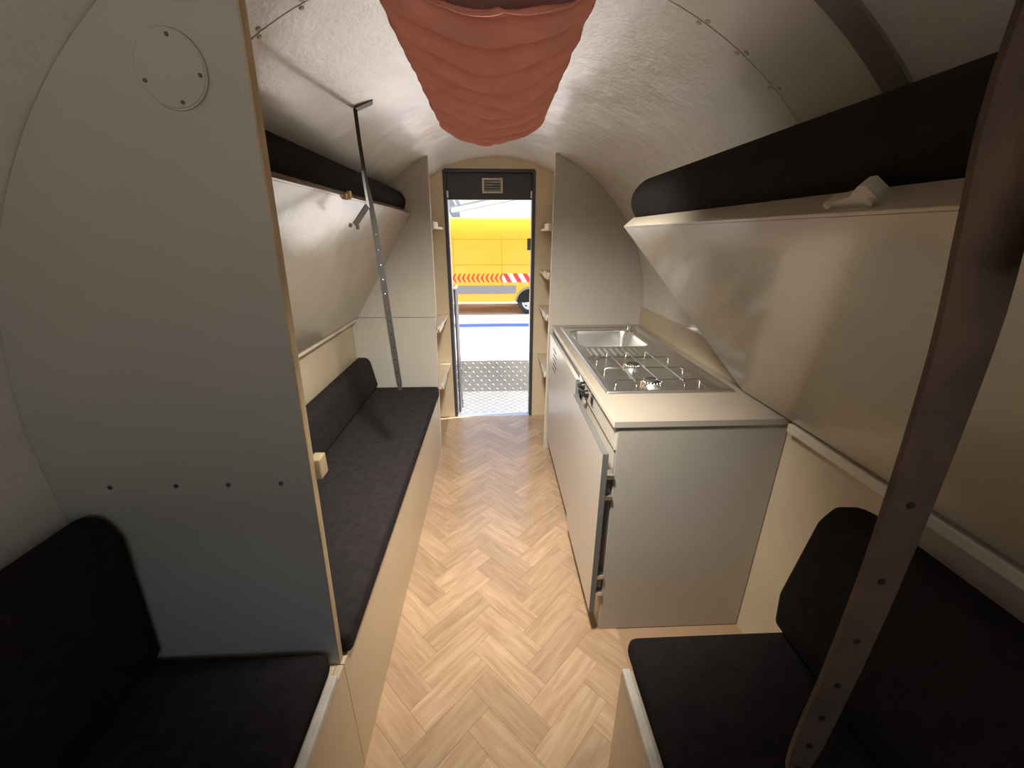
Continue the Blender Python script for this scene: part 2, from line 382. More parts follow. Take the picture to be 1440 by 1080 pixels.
# ------------------------------------------------------------------ door frame, header with vent, half-height leaf
bm = B()
box(bm, DX0 - 0.008, DX0 + 0.014, YE - 0.006, YE + 0.06, 0.0, DZ, 0.003)
box(bm, DX1 - 0.014, DX1 + 0.008, YE - 0.006, YE + 0.06, 0.0, DZ, 0.003)
box(bm, DX0, DX1, YE - 0.006, YE + 0.06, DZ - 0.014, DZ + 0.008, 0.003)
door = obj('door_1', bm, 'frame', kind='structure')
hd = obj('header_panel', bx(DX0 + 0.014, DX1 - 0.014, YE + 0.02, YE + 0.05, 1.578, DZ - 0.014, 0.003), 'frame', door)
VX, VZ = -0.006, 1.662
bm = B()
for a, b, c, d in ((VX - .068, VX + .068, VZ + .034, VZ + .045), (VX - .068, VX + .068, VZ - .045, VZ - .034), (VX - .068, VX - .055, VZ - .034, VZ + .034), (VX + .055, VX + .068, VZ - .034, VZ + .034)):
    box(bm, a, b, YE + 0.006, YE + 0.02, c, d, 0.002)
vent = obj('vent', bm, 'trim', door)
obj('vent_backing', bx(VX - .055, VX + .055, YE + .016, YE + .0195, VZ - .034, VZ + .034), 'greymetal', vent)
for k in range(4):
    z = VZ + 0.023 - k * 0.0155
    obj('slat', prism(B(), [(YE + .016, z + .006), (YE + .007, z - .002), (YE + .007, z - .004), (YE + .016, z + .004)], VX - .054, VX + .054, 'x'), 'alu', vent)
for sx, m_ in ((DX0 + 0.016, 'alu'), (DX1 - 0.019, 'alu')):
    obj('edge_strip', bx(sx, sx + 0.004, YE + 0.004, YE + 0.058, 0.0, 1.578), m_, door)
obj('threshold', bx(DX0 + .014, DX1 - .014, YE - 0.008, YE + 0.05, -0.012, 0.006, 0.002), 'alu', door)
obj('latch_plate', bx(DX1 - 0.042, DX1 - 0.020, YE + 0.01, YE + 0.05, 1.257, 1.335, 0.003), 'rub', door)
obj('hinge', bx(DX0 + 0.014, DX0 + 0.026, YE - 0.004, YE + 0.02, 1.59, 1.63, 0.002), 'alu', door)
obj('hinge', bx(DX1 - 0.026, DX1 - 0.014, YE - 0.004, YE + 0.02, 1.59, 1.63, 0.002), 'alu', door)
bm = B(); box(bm, DX0 + 0.022, DX0 + 0.034, YE + 0.055, YE + 0.22, 0.012, 0.985, 0.003)
leaf = obj('door_2', bm, 'frame', kind='structure')
obj('edge_strip', bx(DX0 + 0.020, DX0 + 0.038, YE + 0.22, YE + 0.228, 0.012, 0.99, 0.001), 'alu', leaf)
obj('top_strip', bx(DX0 + 0.019, DX0 + 0.039, YE + 0.052, YE + 0.23, 0.985, 0.995, 0.001), 'alu', leaf)
obj('edge_strip', bx(DX0 + 0.0345, DX0 + 0.039, YE + 0.11, YE + 0.125, 0.012, 0.985), 'alu', leaf)

# ------------------------------------------------------------------ shelves between the far partitions and the end wall
LV = {1: (0.52, 0.885, 1.13, 1.40), -1: (0.45, 0.82, 1.41)}
wordR = ('lowest', 'second lowest', 'second highest', 'topmost'); wordL = ('lowest', 'middle', 'topmost')
for side in (1, -1):
    for k, z in enumerate(LV[side]):
        xo = hull_x(z, side, RAD - 0.004); xi = 0.316 if side > 0 else -0.342
        word = (wordR if side > 0 else wordL)[k]
        lab = f"cream shelf end in the entrance niche beside the {'kitchen unit' if side > 0 else 'long bench'}, {word} one"
        r_ = root('niche_shelf', lab, 'shelf', ((xi + xo) / 2, 2.6, z - 0.018), 'shelves in the entrance niches')
        x0, x1 = min(xi, xo), max(xi, xo)
        obj('shelf_board', bx(x0, x1, FY + 0.018, YE - 0.002, z - 0.018, z - 0.004), 'endwall', r_)
        xa = xi - 0.0 if side > 0 else xi
        obj('lip', bx(xi - 0.010, xi + 0.008, FY + 0.018, FY + 0.20, z - 0.018, z + 0.020, 0.003), 'trim', r_)

# ------------------------------------------------------------------ benches
def bench(name, label, x_front, x_back, y0, y1, ztop, lip=None):
    r_ = root(name, label, 'bench', ((x_front + x_back) / 2, (y0 + y1) / 2, 0))
    s = 1 if x_back > x_front else -1
    def bxx(a, b, *rest, **k): return bx(min(a, b), max(a, b), *rest, **k)
    obj('front_panel', bxx(x_front, x_front + s * 0.016, y0, y1, 0.0, ztop - 0.001), 'cream', r_)
    obj('top_board', bxx(x_front + s * 0.017, x_back - s * 0.002, y0, y1, ztop - 0.016, ztop), 'cream', r_)
    for y in (y0, y1 - 0.016):
        obj('end_panel', bxx(x_front + s * 0.017, x_back - s * 0.002, y, y + 0.016, 0.0, ztop - 0.017), 'cream', r_)
    if lip: obj('edge_lip', bxx(x_front - s * 0.004, x_front + s * 0.016, lip[0], lip[1], ztop, ztop + 0.024, bev=0.004), 'worn', r_)
    return r_
ZB = 0.395
bench('bench_base', 'long cream boxed bench running beside the floor to the entrance', -0.375, XL, PY + 0.001, FY - 0.003, ZB)
bench('bench_base', 'cream boxed bench on the near side of the grey partition', -0.375, XL, -0.75, PY - 0.001, ZB, lip=(-0.75, PY - 0.04))
bench('bench_base', 'cream boxed bench with worn white lip under the wide leather strap', 0.285, XR, -0.75, 0.640, ZB, lip=(-0.75, 0.632))

def soft_box(x0, x1, y0, y1, z0, z1, bev=0.025, puff=0.008, nx=10, ny=16):
    b2 = B(); box(b2, x0, x1, y0, y1, z0, z1, bev, 4)
    bmesh.ops.subdivide_edges(b2, edges=[e for e in b2.edges if e.calc_length() > 0.12], cuts=6, use_grid_fill=True)
    cx_, cy_ = (x0 + x1) / 2, (y0 + y1) / 2
    for v in b2.verts:
        if v.co.z > (z0 + z1) / 2:
            fx = 1 - ((v.co.x - cx_) / (x1 - x0) * 2) ** 2; fy = 1 - ((v.co.y - cy_) / (y1 - y0) * 2) ** 2
            v.co.z += puff * max(0, fx) ** .5 * max(0, fy) ** .5
    return b2
def cushion(name, bm, label, m='fabric'):
    return obj(name, bm, m, smooth=50, label=label, cat='cushion')
cushion('seat_cushion', soft_box(-0.845, -0.362, PY + 0.022, FY - 0.006, ZB, 0.462, 0.016), 'long charcoal seat cushion on the bench running to the entrance')
cushion('back_cushion', prism(B(), [(-0.845, 0.470), (-0.735, 0.470), (-0.765, 0.635), (-0.785, 0.66), (-0.845, 0.66)], PY + 0.022, FY - 0.006, 'y', 0.018, 4), 'long low charcoal back cushion against the wall behind the long bench')
cushion('seat_cushion', soft_box(-0.845, -0.395, -0.74, PY - 0.006, ZB, 0.452, 0.022), 'black seat cushion on the bench in front of the grey partition', 'fabric2')
cushion('back_cushion', prism(B(), [(-0.848, 0.462), (-0.768, 0.462), (-0.756, 0.62), (-0.742, 0.80), (-0.765, 0.845), (-0.80, 0.853), (-0.848, 0.825)], -0.74, PY - 0.006, 'y', 0.016, 4), 'black back cushion leaning on the curved wall beside the grey partition', 'fabric2')
cushion('seat_cushion', soft_box(0.307, 0.870, -0.74, 0.688, ZB + 0.001, 0.453, 0.022), 'black seat cushion under the hanging end of the wide leather strap', 'fabric2')
cushion('back_cushion', prism(B(), [(0.672, 0.462), (0.80, 0.462), (0.851, 0.74), (0.83, 0.785), (0.785, 0.808), (0.73, 0.812), (0.70, 0.77), (0.662, 0.56)], -0.74, 0.70, 'y', 0.018, 4), 'black back cushion leaning beside the kitchen unit, behind the wide leather strap', 'fabric2')

# ------------------------------------------------------------------ folding bunks: boards hinged at the wall, cushions behind them
def frame2(H, T):
    H, T = Vector(H), Vector(T); d = (T - H).normalized(); n = Vector((-d.y, d.x))
    if n.y < 0: n = -n
    return H, T, d, n
def bunk(label, clabel, H, T, y0, y1, curve_far=0.0):
    H, T, d, n = frame2(H, T); th = 0.030; L = (T - H).length
    P = lambda u, v: tuple(H + d * u + n * v)
    r_ = root('folding_bunk', label, 'bunk', (H.x, (y0 + y1) / 2, H.y))
    obj('bunk_board', prism(B(), [P(0, 0), P(L - 0.006, 0), P(L - 0.006, th - .004), P(0, th - .004)], y0, y1), 'board', r_)
    obj('edge_rail', prism(B(), [P(L - 0.006, 0), P(L, 0), P(L, th + 0.006), P(L - 0.006, th + 0.006)], y0, y1, 'y', 0.001), 'board', r_)
    c = prism(B(), [P(0.10, th), P(L + 0.012, th + .007), P(L + 0.045, th + 0.02), P(L + 0.062, th + 0.05), P(L + 0.062, th + 0.09), P(L + 0.035, th + 0.132), P(L - 0.12, th + 0.138), P(0.22, th + 0.112), P(0.12, th + 0.055)], y0 + 0.0, y1 - 0.003, 'y', 0.016, 4)
    cush = obj('bunk_cushion', c, 'fabric2', smooth=60, label=clabel, cat='cushion')
    return r_, P, L, th
LB, PL, LL, TH = bunk('glossy cream folded-up bunk board above the long bench', 'dark cushion held behind the bunk board above the long bench', (-0.808, 0.905), (-0.45, 1.470), PY + 0.02, FY - 0.004)
RB, PR, RL, TH = bunk('glossy cream folded-up bunk board with white catch, ending over the worktop', 'dark rounded cushion behind the bunk board that ends over the worktop', (0.855, 0.852), (0.384, 1.383), -0.70, 1.265)
# catch on the right bunk's rail
cx_, cz_ = PR(RL + 0.001, 0.016)
T2 = Vector((PR(1, 0)[0] - PR(0, 0)[0], 0, PR(1, 0)[1] - PR(0, 0)[1])).normalized()   # out of the rail edge
N2 = Vector((PR(0, 1)[0] - PR(0, 0)[0], 0, PR(0, 1)[1] - PR(0, 0)[1])).normalized()
def on_rail(y, u, v): return Vector((PR(RL, 0)[0], y, PR(RL, 0)[1])) + T2 * u + N2 * v
b2 = bmesh.new(); bm = B()
prof = [(0.428, 0.0), (0.500, 0.0), (0.497, 0.008), (0.478, 0.009), (0.458, 0.013), (0.443, 0.024), (0.434, 0.024), (0.428, 0.010)]
A = [bm.verts.new(on_rail(y, u, 0.008)) for y, u in prof]; Bv = [bm.verts.new(on_rail(y, u, 0.022)) for y, u in prof]
bm.faces.new(A); bm.faces.new(Bv[::-1])
for i in range(len(prof)): j = (i + 1) % len(prof); bm.faces.new((A[i], A[j], Bv[j], Bv[i]))
catch = obj('catch', bm, 'bracket', RB)
for y in (0.436, 0.492):
    obj('bolt', cyl(B(), on_rail(y, 0.005, 0.0082), -N2, 0.004, 0.003, 12), 'bracket', catch, smooth=40)
# brass catch on the left bunk
lx, lz = PL(LL, 0.004)
bm = B(); box(bm, lx - 0.002, lx + 0.014, 1.345, 1.385, lz - 0.012, lz + 0.004, 0.002); box(bm, lx + 0.010, lx + 0.022, 1.357, 1.372, lz - 0.008, lz + 0.012, 0.002)
obj('catch', bm, 'brass', LB)

# ------------------------------------------------------------------ straps
# wide leather strap of the right bunk
sr = root('leather_strap', 'wide brown leather strap with punched holes hanging beside the black seat cushion', 'strap', (0.33, 0.26, 0.80))
KP = [(0.312, 0.262, hull_z(0.312) - 0.004), (0.311, 0.263, 1.60), (0.308, 0.264, 1.45), (0.320, 0.265, 1.372), (0.334, 0.265, 1.278), (0.343, 0.265, 1.107), (0.341, 0.263, 0.962), (0.331, 0.258, 0.868), (0.318, 0.250, 0.808)]
pth = []
for i in range(len(KP) - 1):
    p0, p1, p2, p3 = [Vector(KP[max(0, min(len(KP) - 1, i + d))]) for d in (-1, 0, 1, 2)]
    for j in range(4):
        t = j / 4; pth.append(tuple(0.5 * ((2 * p1) + (p2 - p0) * t + (2 * p0 - 5 * p1 + 4 * p2 - p3) * t * t + (3 * p1 - p0 - 3 * p2 + p3) * t ** 3)))
pth.append(KP[-1])
wd = [0.040] * 16 + [0.039, 0.038, 0.037, 0.036, 0.035, 0.034, 0.034, 0.033, 0.033, 0.032, 0.032, 0.032, 0.031, 0.030, 0.027, 0.022, 0.014]
obj('strap', ribbon(B(), pth, (0.97, -0.1, 0.0), wd, 0.005), 'leather', sr, smooth=40)
for k in (19, 21, 23, 25, 27, 29, 31):
    p = Vector(pth[k]); q = Vector(pth[k + 1]); t = (q - p).normalized(); wv = Vector((0.97, -0.1, 0)); wv = (wv - t * wv.dot(t)).normalized(); nn = t.cross(wv)
    if nn.y > 0: nn = -nn
    obj('hole', cyl(B(), p + nn * 0.0022, nn, 0.0035, 0.0008, 10), 'hole', sr)
obj('hook', bx(0.285, 0.340, 0.245, 0.28, hull_z(0.32) - 0.022, hull_z(0.32) - 0.010, 0.003), 'greymetal', sr)
pt2 = [(0.318, 0.256, 1.762), (0.332, 0.236, 1.70), (0.338, 0.230, 1.66), (0.340, 0.226, 1.55), (0.341, 0.222, 1.45), (0.342, 0.22, 1.38), (0.343, 0.219, 1.325)]
obj('short_tail', ribbon(B(), pt2, (0.97, -0.1, 0.0), 0.047, 0.005), 'leather', sr, smooth=40)
# slim strap of the left bunk
sl = root('bunk_strap', 'slim dark punched strap hanging from the ceiling in front of the long bench', 'strap', (-0.39, 1.43, 0.80))
hz = hull_z(-0.405)
ang = math.atan2(hz - CZ, -0.405 - CX); tn = Vector((-math.sin(ang), 0, math.cos(ang)))     # along the ceiling
hk = B(); p0 = Vector((-0.410, 1.425, hz - 0.004))
ribbon(hk, [p0, p0 - tn * 0.0 + Vector((0.045, 0.03, 0.028))], (0, 1, -0.2), 0.018, 0.014)
obj('ceiling_bracket', hk, 'greymetal', sl)
obj('upper_strap', ribbon(B(), [(-0.408, 1.425, hz - 0.006), (-0.406, 1.424, 1.63), (-0.402, 1.422, 1.56), (-0.396, 1.42, 1.49)], (0.9, 0.4, 0), 0.011, 0.003), 'darkstrap', sl)
tail = [(-0.400, 1.418, 1.53), (-0.393, 1.42, 1.47), (-0.389, 1.424, 1.40), (-0.383, 1.43, 1.25), (-0.378, 1.434, 1.10), (-0.372, 1.438, 0.95), (-0.366, 1.44, 0.83), (-0.365, 1.44, 0.805)]
obj('strap', ribbon(B(), tail, (0.95, 0.3, 0), [0.011, 0.014, 0.018, 0.020, 0.021, 0.021, 0.020, 0.010], 0.003), 'darkstrap', sl)
for k in range(11):
    z = 1.36 - k * 0.048; i = max(j for j in range(len(tail)) if tail[j][2] >= z); a_, b_ = Vector(tail[i]), Vector(tail[i + 1]); f = (a_.z - z) / (a_.z - b_.z); p = a_.lerp(b_, f)
    obj('eyelet', cyl(B(), p + Vector((0.0008, -0.0025, 0)), (0.3, -0.95, 0), 0.0022, 0.0006, 10), 'chrome', sl)
obj('clasp', ribbon(B(), [(-0.404, 1.412, 1.545), (-0.401, 1.408, 1.50), (-0.396, 1.405, 1.44)], (0.9, 0.4, 0), 0.007, 0.004), 'greymetal', sl)
bm = B(); e0 = Vector((-0.398, 1.402, 1.445)); e1 = Vector((-0.436, 1.375, 1.388))
ribbon(bm, [e0, e1], (0.5, 0.8, 0), 0.017, 0.006); ribbon(bm, [e1 + Vector((-0.010, -0.004, 0.005)), e1 + Vector((-0.014, -0.004, -0.006))], (0.5, 0.8, 0), 0.008, 0.006); ribbon(bm, [e1 + Vector((0.008, 0.004, 0)), e1 + Vector((0.006, 0.004, -0.013))], (0.5, 0.8, 0), 0.008, 0.006)
obj('fork_hook', bm, 'greymetal', sl)

# ------------------------------------------------------------------ kitchen unit
KY0, KY1, KX0, KX1 = 1.056, FY - 0.004, 0.360, XR - 0.003
kc = root('kitchen_cabinet', 'grey laminate kitchen cabinet with pale doors under the worktop', 'cabinet', (0.61, 1.73, 0))
obj('side_panel', bx(KX0, KX1, KY0, KY0 + 0.018, 0.0, 0.825, 0.002), 'laminate', kc)
obj('side_panel', bx(KX0, KX1, KY1 - 0.018, KY1, 0.0, 0.825), 'laminate', kc)
obj('back_panel', bx(KX1 - 0.012, KX1, KY0 + 0.020, KY1 - 0.020, 0.0, 0.825), 'laminate', kc)
obj('base_board', bx(KX0 + 0.002, KX1 - 0.014, KY0 + 0.020, KY1 - 0.020, 0.07, 0.086), 'laminate', kc)
obj('stile', bx(KX0 - 0.001, KX0 + 0.017, KY0 + 0.019, KY0 + 0.075, 0.0, 0.745), 'fascia', kc)
obj('stile', bx(KX0 - 0.001, KX0 + 0.017, 1.500, 1.575, 0.0, 0.745), 'fascia', kc)
obj('front_board', bx(KX0 + 0.002, KX0 + 0.014, KY0 + 0.076, 1.499, 0.070, 0.745), 'fascia', kc)
obj('plinth', bx(KX0 + 0.001, KX0 + 0.015, KY0 + 0.076, KY1 - 0.02, 0.0, 0.069), 'dooredge', kc)
fas = obj('fascia', bx(KX0 - 0.006, KX0 + 0.016, KY0 + 0.001, KY1 - 0.02, 0.746, 0.8255, 0.002), 'fascia', kc)
d2 = obj('door', bx(0.316, 0.333, 1.040, 1.520, 0.105, 0.744, 0.0015), 'doorlam', kc)
obj('edge_band', bx(0.3155, 0.3335, 1.0385, 1.0400, 0.105, 0.744), 'dooredge', d2)
obj('edge_band', bx(0.3155, 0.3335, 1.0400, 1.520, 0.744, 0.7455), 'dooredge', d2)
for z in (0.62, 0.22):
    h = obj('hinge', bx(0.3335, 0.359, 1.062, 1.078, z - 0.032, z + 0.032, 0.002), 'greymetal', d2)
    for zz in (z + 0.030, z - 0.046): obj('hinge_plate', bx(0.3335, 0.359, 1.046, 1.082, zz, zz + 0.016, 0.0015), 'steel', h)
d1 = obj('door', bx(0.330, 0.347, 1.548, KY1 - 0.008, 0.095, 0.800, 0.0015), 'doorlam', kc)
obj('edge_band', bx(0.3295, 0.3475, 1.5465, 1.548, 0.095, 0.800), 'dooredge', d1)
obj('filler', bx(0.348, KX0 - 0.0075, 1.555, KY1 - 0.01, 0.70, 0.800), 'dooredge', d1)
for k in range(5):
    y = 2.16 - 0.0 * k; z = 0.745 - k * 0.028
    obj('vent_slot', bx(0.3292, 0.3302, y - 0.06 - 0.02 * (k % 2), y + 0.06 - 0.02 * (k % 2), z, z + 0.006), 'hole', d1)

# worktop with cut-out
HX0, HX1, HY0, HY1 = 0.378, 0.832, 1.268, 2.30
bm = B(); wz0, wz1 = 0.826, 0.845
cx0, cx1, cy0, cy1 = HX0 + 0.02, HX1 - 0.02, HY0 + 0.02, HY1 - 0.02
WTX0 = 0.346; WTX1 = XR - 0.003
for a, b, c, d in ((WTX0, cx0, 1.0525, KY1), (cx1, WTX1, 1.0525, KY1), (cx0, cx1, 1.0525, cy0), (cx0, cx1, cy1, KY1)):
    box(bm, a, b, c, d, wz0, wz1)
bmesh.ops.remove_doubles(bm, verts=bm.verts[:], dist=1e-5)
wt = obj('worktop', bm, 'worktop', label='pale beige worktop with grey edge band around the steel sink and hob', cat='worktop')
obj('edge_band', bx(WTX0, WTX1, 1.0513, 1.0525, wz0, wz1), 'laminate', wt)
obj('edge_band', bx(WTX0 - 0.0012, WTX0, 1.0525, KY1, wz0, wz1), 'trim', wt)

# steel sink and hob
su = root('sink_hob_unit', 'stainless steel sink and two-burner hob set into the worktop', 'sink', ((HX0 + HX1) / 2, (HY0 + HY1) / 2, wz1))
def sstep(a, b, x):
    t = max(0, min(1, (x - a) / (b - a))); return t * t * (3 - 2 * t)
def rr_sdf(x, y, x0, x1, y0, y1, r):
    qx = abs(x - (x0 + x1) / 2) - (x1 - x0) / 2 + r; qy = abs(y - (y0 + y1) / 2) - (y1 - y0) / 2 + r
    return math.hypot(max(qx, 0), max(qy, 0)) + min(max(qx, qy), 0) - r
def tray_z(x, y):
    z = 0.0035
    e = min(x - HX0, HX1 - x, y - HY0, HY1 - y)
    z += 0.0065 * sstep(0, 0.006, e) * (1 - sstep(0.010, 0.018, e))                 # rolled rim
    s_ = rr_sdf(x, y, 0.415, 0.760, 1.885, 2.235, 0.055); z -= 0.115 * sstep(0.004, -0.022, s_)     # basin
    if 1.715 < y < 1.85 and 0.43 < x < 0.77:                                        # drainer ribs
        f = sstep(1.715, 1.725, y) * sstep(1.85, 1.84, y) * sstep(0.43, 0.437, x) * sstep(0.77, 0.763, x)
        z += 0.0075 * f * (0.5 + 0.5 * math.sin((x - 0.43) * 2 * math.pi / 0.0285)) - 0.003 * f
    h_ = rr_sdf(x, y, 0.405, 0.755, 1.288, 1.70, 0.03); z -= 0.007 * sstep(0.003, -0.007, h_)       # hob well
    c_ = rr_sdf(x, y, 0.775, 0.812, 1.285, 2.25, 0.016); z -= 0.007 * sstep(0.003, -0.008, c_)      # side channel
    return wz1 + z
bm = B(); nx, ny = 150, 240; G = []
for j in range(ny + 1):
    y = HY0 + (HY1 - HY0) * j / ny
    G.append([bm.verts.new((HX0 + (HX1 - HX0) * i / nx, y, tray_z(HX0 + (HX1 - HX0) * i / nx, y))) for i in range(nx + 1)])
for j in range(ny):
    for i in range(nx): bm.faces.new((G[j][i], G[j][i + 1], G[j + 1][i + 1], G[j + 1][i]))
ring = [G[0][i] for i in range(nx + 1)] + [G[j][nx] for j in range(1, ny + 1)] + [G[ny][i] for i in range(nx - 1, -1, -1)] + [G[j][0] for j in range(ny - 1, 0, -1)]
low = [bm.verts.new((v.co.x, v.co.y, wz1 + 0.0002)) for v in ring]
for i in range(len(ring)): j = (i + 1) % len(ring); bm.faces.new((ring[i], ring[j], low[j], low[i]))
obj('tray', bm, 'steel', su, smooth=70)
obj('drain', cyl(B(), (0.587, 2.06, wz1 - 0.1105), (0, 0, 1), 0.022, 0.003, 24), 'chrome', su, smooth=40)
# tap in the back corner
bm = B(); cyl(bm, (0.762, 2.255, wz1 + 0.003), (0, 0, 1), 0.016, 0.022, 20)
tube(bm, [(0.762, 2.255, wz1 + 0.022), (0.760, 2.245, wz1 + 0.036), (0.750, 2.20, wz1 + 0.040), (0.735, 2.13, wz1 + 0.036), (0.729, 2.10, wz1 + 0.028), (0.728, 2.095, wz1 + 0.018)], 0.007, 10)
obj('tap', bm, 'chrome', su, smooth=50)
# burners
BZ = wz1 + 0.0035 - 0.007
for (bx_, by_, s_) in ((0.578, 1.375, 1.0), (0.568, 1.575, 0.85)):
    b_ = obj('burner', cyl(B(), (bx_, by_, BZ), (0, 0, 1), 0.040 * s_, 0.009, 32, 0.036 * s_), 'steel', su, smooth=40)
    obj('burner_cap', cyl(B(), (bx_, by_, BZ + 0.009), (0, 0, 1), 0.030 * s_, 0.008, 32, 0.027 * s_), 'burner', b_, smooth=40)
    bm = B()
    for k in range(18):
        t = 2 * math.pi * k / 18; cyl(bm, (bx_ + 0.033 * s_ * math.cos(t), by_ + 0.033 * s_ * math.sin(t), BZ + 0.009), (0, 0, 1), 0.0025, 0.005, 6)
    obj('flame_ring', bm, 'steel', b_)
    obj('thermocouple', cyl(B(), (bx_ - 0.045 * s_, by_ - 0.006, BZ), (0, 0, 1), 0.003, 0.018, 8), 'brass', b_)
# pan support wires
PZ = BZ + 0.030
for y in (1.335, 1.475, 1.615):
    p = [(0.425, y - 0.012, BZ), (0.425, y - 0.012, PZ - 0.008), (0.432, y - 0.006, PZ), (0.445, y, PZ), (0.70, y, PZ), (0.728, y, PZ), (0.735, y, PZ - 0.006), (0.736, y, BZ)]
    if y > 1.4 and y < 1.6: p = [(0.425, y, BZ), (0.425, y, PZ - 0.006), (0.432, y, PZ), (0.72, y, PZ), (0.735, y, PZ - 0.006), (0.736, y, BZ)]
    obj('support_wire', tube(B(), p, 0.0026, 8), 'chrome', su, smooth=50)
for x in (0.492, 0.578, 0.664):
    obj('support_wire', tube(B(), [(x, 1.300, BZ), (x, 1.300, PZ - 0.002), (x, 1.308, PZ + 0.004), (x, 1.69, PZ + 0.004), (x, 1.697, PZ - 0.002), (x, 1.697, BZ)], 0.0026, 8), 'chrome', su, smooth=50)
# knobs on the fascia
for y, z in ((1.500, 0.790), (1.430, 0.783)):
    k_ = obj('knob', cyl(B(), (KX0 - 0.006, y, z), (-1, 0, 0), 0.016, 0.014, 20, 0.014), 'blackplastic', su, smooth=40)
    obj('grip', bx(KX0 - 0.032, KX0 - 0.020, y - 0.015, y + 0.015, z - 0.005, z + 0.005, 0.002), 'blackplastic', k_)
obj('switch', bx(KX0 - 0.010, KX0 - 0.006, 1.335, 1.365, 0.770, 0.806, 0.001), 'chrome', su)
obj('switch_rocker', bx(KX0 - 0.013, KX0 - 0.010, 1.340, 1.360, 0.776, 0.800, 0.001), 'blackplastic', su)
obj('switch', bx(KX0 - 0.014, KX0 - 0.006, 1.545, 1.560, 0.790, 0.815, 0.002), 'white', su)

# ------------------------------------------------------------------ unseen tilted spotlight added to brighten the cabin, between the partition and the cloth
lm = bpy.data.materials.new('fill_lamp_bulb'); lm.use_nodes = True; M['lamp'] = lm
_p = lm.node_tree.nodes['Principled BSDF']; _p.inputs['Base Color'].default_value = (0.8, 0.8, 0.78, 1)
_p.inputs['Emission Color'].default_value = (1.0, 0.94, 0.84, 1); _p.inputs['Emission Strength'].default_value = 6.0
SP = Vector((CX, 0.73, hull_z(CX) - 0.065)); AIM = (Vector((0.0, 1.85, 0.05)) - SP).normalized()
cl = root('added_fill_spotlight', 'small tilted fill spotlight added out of view near the end of the red cloth', 'lamp', SP)
bm = B(); cyl(bm, (CX, 0.73, hull_z(CX) - 0.001), (0, 0, -1), 0.05, 0.012, 28); cyl(bm, (CX, 0.73, hull_z(CX) - 0.012), (0, 0, -1), 0.010, 0.05, 12)
obj('mount', bm, 'greymetal', cl, smooth=40)
bm = B(); rin, rout = 0.06, 0.064; n_ = 32; q = AIM.to_track_quat('Z', 'Y')
rings = []
for (r_, d_) in ((rout, -0.03), (rout, 0.035), (rin, 0.035), (rin, -0.02)):
    rings.append([bm.verts.new(SP + q @ Vector((r_ * math.cos(2 * math.pi * k / n_), r_ * math.sin(2 * math.pi * k / n_), d_))) for k in range(n_)])
for a_, b_ in zip(rings, rings[1:]):
    for k in range(n_): bm.faces.new((a_[k], a_[(k + 1) % n_], b_[(k + 1) % n_], b_[k]))
bm.faces.new(rings[0]); bm.faces.new(rings[-1])
obj('housing', bm, 'greymetal', cl, smooth=40)
obj('bulb', cyl(B(), SP - AIM * 0.019, AIM, 0.055, 0.012, 28), 'lamp', cl, smooth=40)
sp_d = bpy.data.lights.new('fill_beam', 'SPOT'); sp_d.energy = 92.0; sp_d.color = (1.0, 0.94, 0.84)
sp_d.spot_size = R(104); sp_d.spot_blend = 1.0; sp_d.shadow_soft_size = 0.075
sp = bpy.data.objects.new('fill_beam', sp_d); COL.objects.link(sp); sp.parent = cl
sp.location = AIM * 0.036; sp.rotation_euler = (-AIM).to_track_quat('Z', 'Y').to_euler()

# ------------------------------------------------------------------ red cloth slung under the ceiling
from mathutils import noise
bm = B(); nu, nv = 110, 420; y0c, y1c = 0.93, 2.06; W2 = 0.212; xc = -0.004; G = []
def swag(u, y):
    f = 1 - u * u; s_ = y + 0.085 * u * u + 0.05 * noise.noise((u * 1.3, y * 2.0, 3.1)) - 0.055 * u
    def saw(t):
        t -= math.floor(t); return t / 0.80 if t < 0.80 else 1 - sstep(0.80, 1.0, t)
    ph = s_ / 0.125 + 0.55 * noise.noise((u * 0.9, y * 2.6, 0.4))
    k_ = math.floor(ph); amp = 0.55 + 0.45 * noise.noise((k_ * 3.7, 0.5, 2.2)) 
    s2 = y - 0.12 * u + 0.12 * u * u
    ph2 = s2 / 0.058 + 0.9 * noise.noise((u * 1.2, y * 3.2, 7.7)); fade = 0.5 + 0.5 * noise.noise((u * 1.4, y * 3.0, 9.1))
    ph3 = (y + 0.16 * u + 0.10 * u * u) / 0.083 + 0.7 * noise.noise((u, y * 2.4, 17.0)); fade3 = max(0, noise.noise((u * 1.2 + 3, y * 2.2, 4.4)))
    w1 = abs(math.sin(math.pi * ph)) ** 0.7; w2 = abs(math.sin(math.pi * ph2)) ** 0.8; w3 = 1 - saw(ph3)
    return f ** 0.5 * (0.032 * w1 * (0.5 + amp) + 0.011 * w2 * fade + 0.022 * w3 * fade3) + 0.008 * noise.noise((u * 2, y * 5, 1.0)) * f
for j in range(nv + 1):
    v = j / nv; row = []
    for i in range(nu + 1):
        u = -1 + 2 * i / nu
        ye = y1c - 0.10 * u * u
        y = y0c + (ye - y0c) * v
        edge = 0.006 * noise.noise((y * 14, u, 5.0)) * (abs(u) ** 6)
        x = xc + u * W2 + edge
        fsag = 0.046 * (1 - u * u) * (1.0 + 0.25 * sstep(1.5, 2.06, y))
        endlift = sstep(0.965, 1.0, v) * 0.030
        z = hull_z(x) - 0.006 - fsag - swag(u, y) + endlift * (1 - u * u)
        row.append(bm.verts.new((x, y, z)))
    G.append(row)
for j in range(nv):
    for i in range(nu): bm.faces.new((G[j][i], G[j][i + 1], G[j + 1][i + 1], G[j + 1][i]))
clo = obj('ceiling_cloth', bm, 'cloth', smooth=180, label='creased terracotta red cloth slung along the middle of the ceiling', cat='cloth')
sol = clo.modifiers.new('thickness', 'SOLIDIFY'); sol.thickness = 0.0012

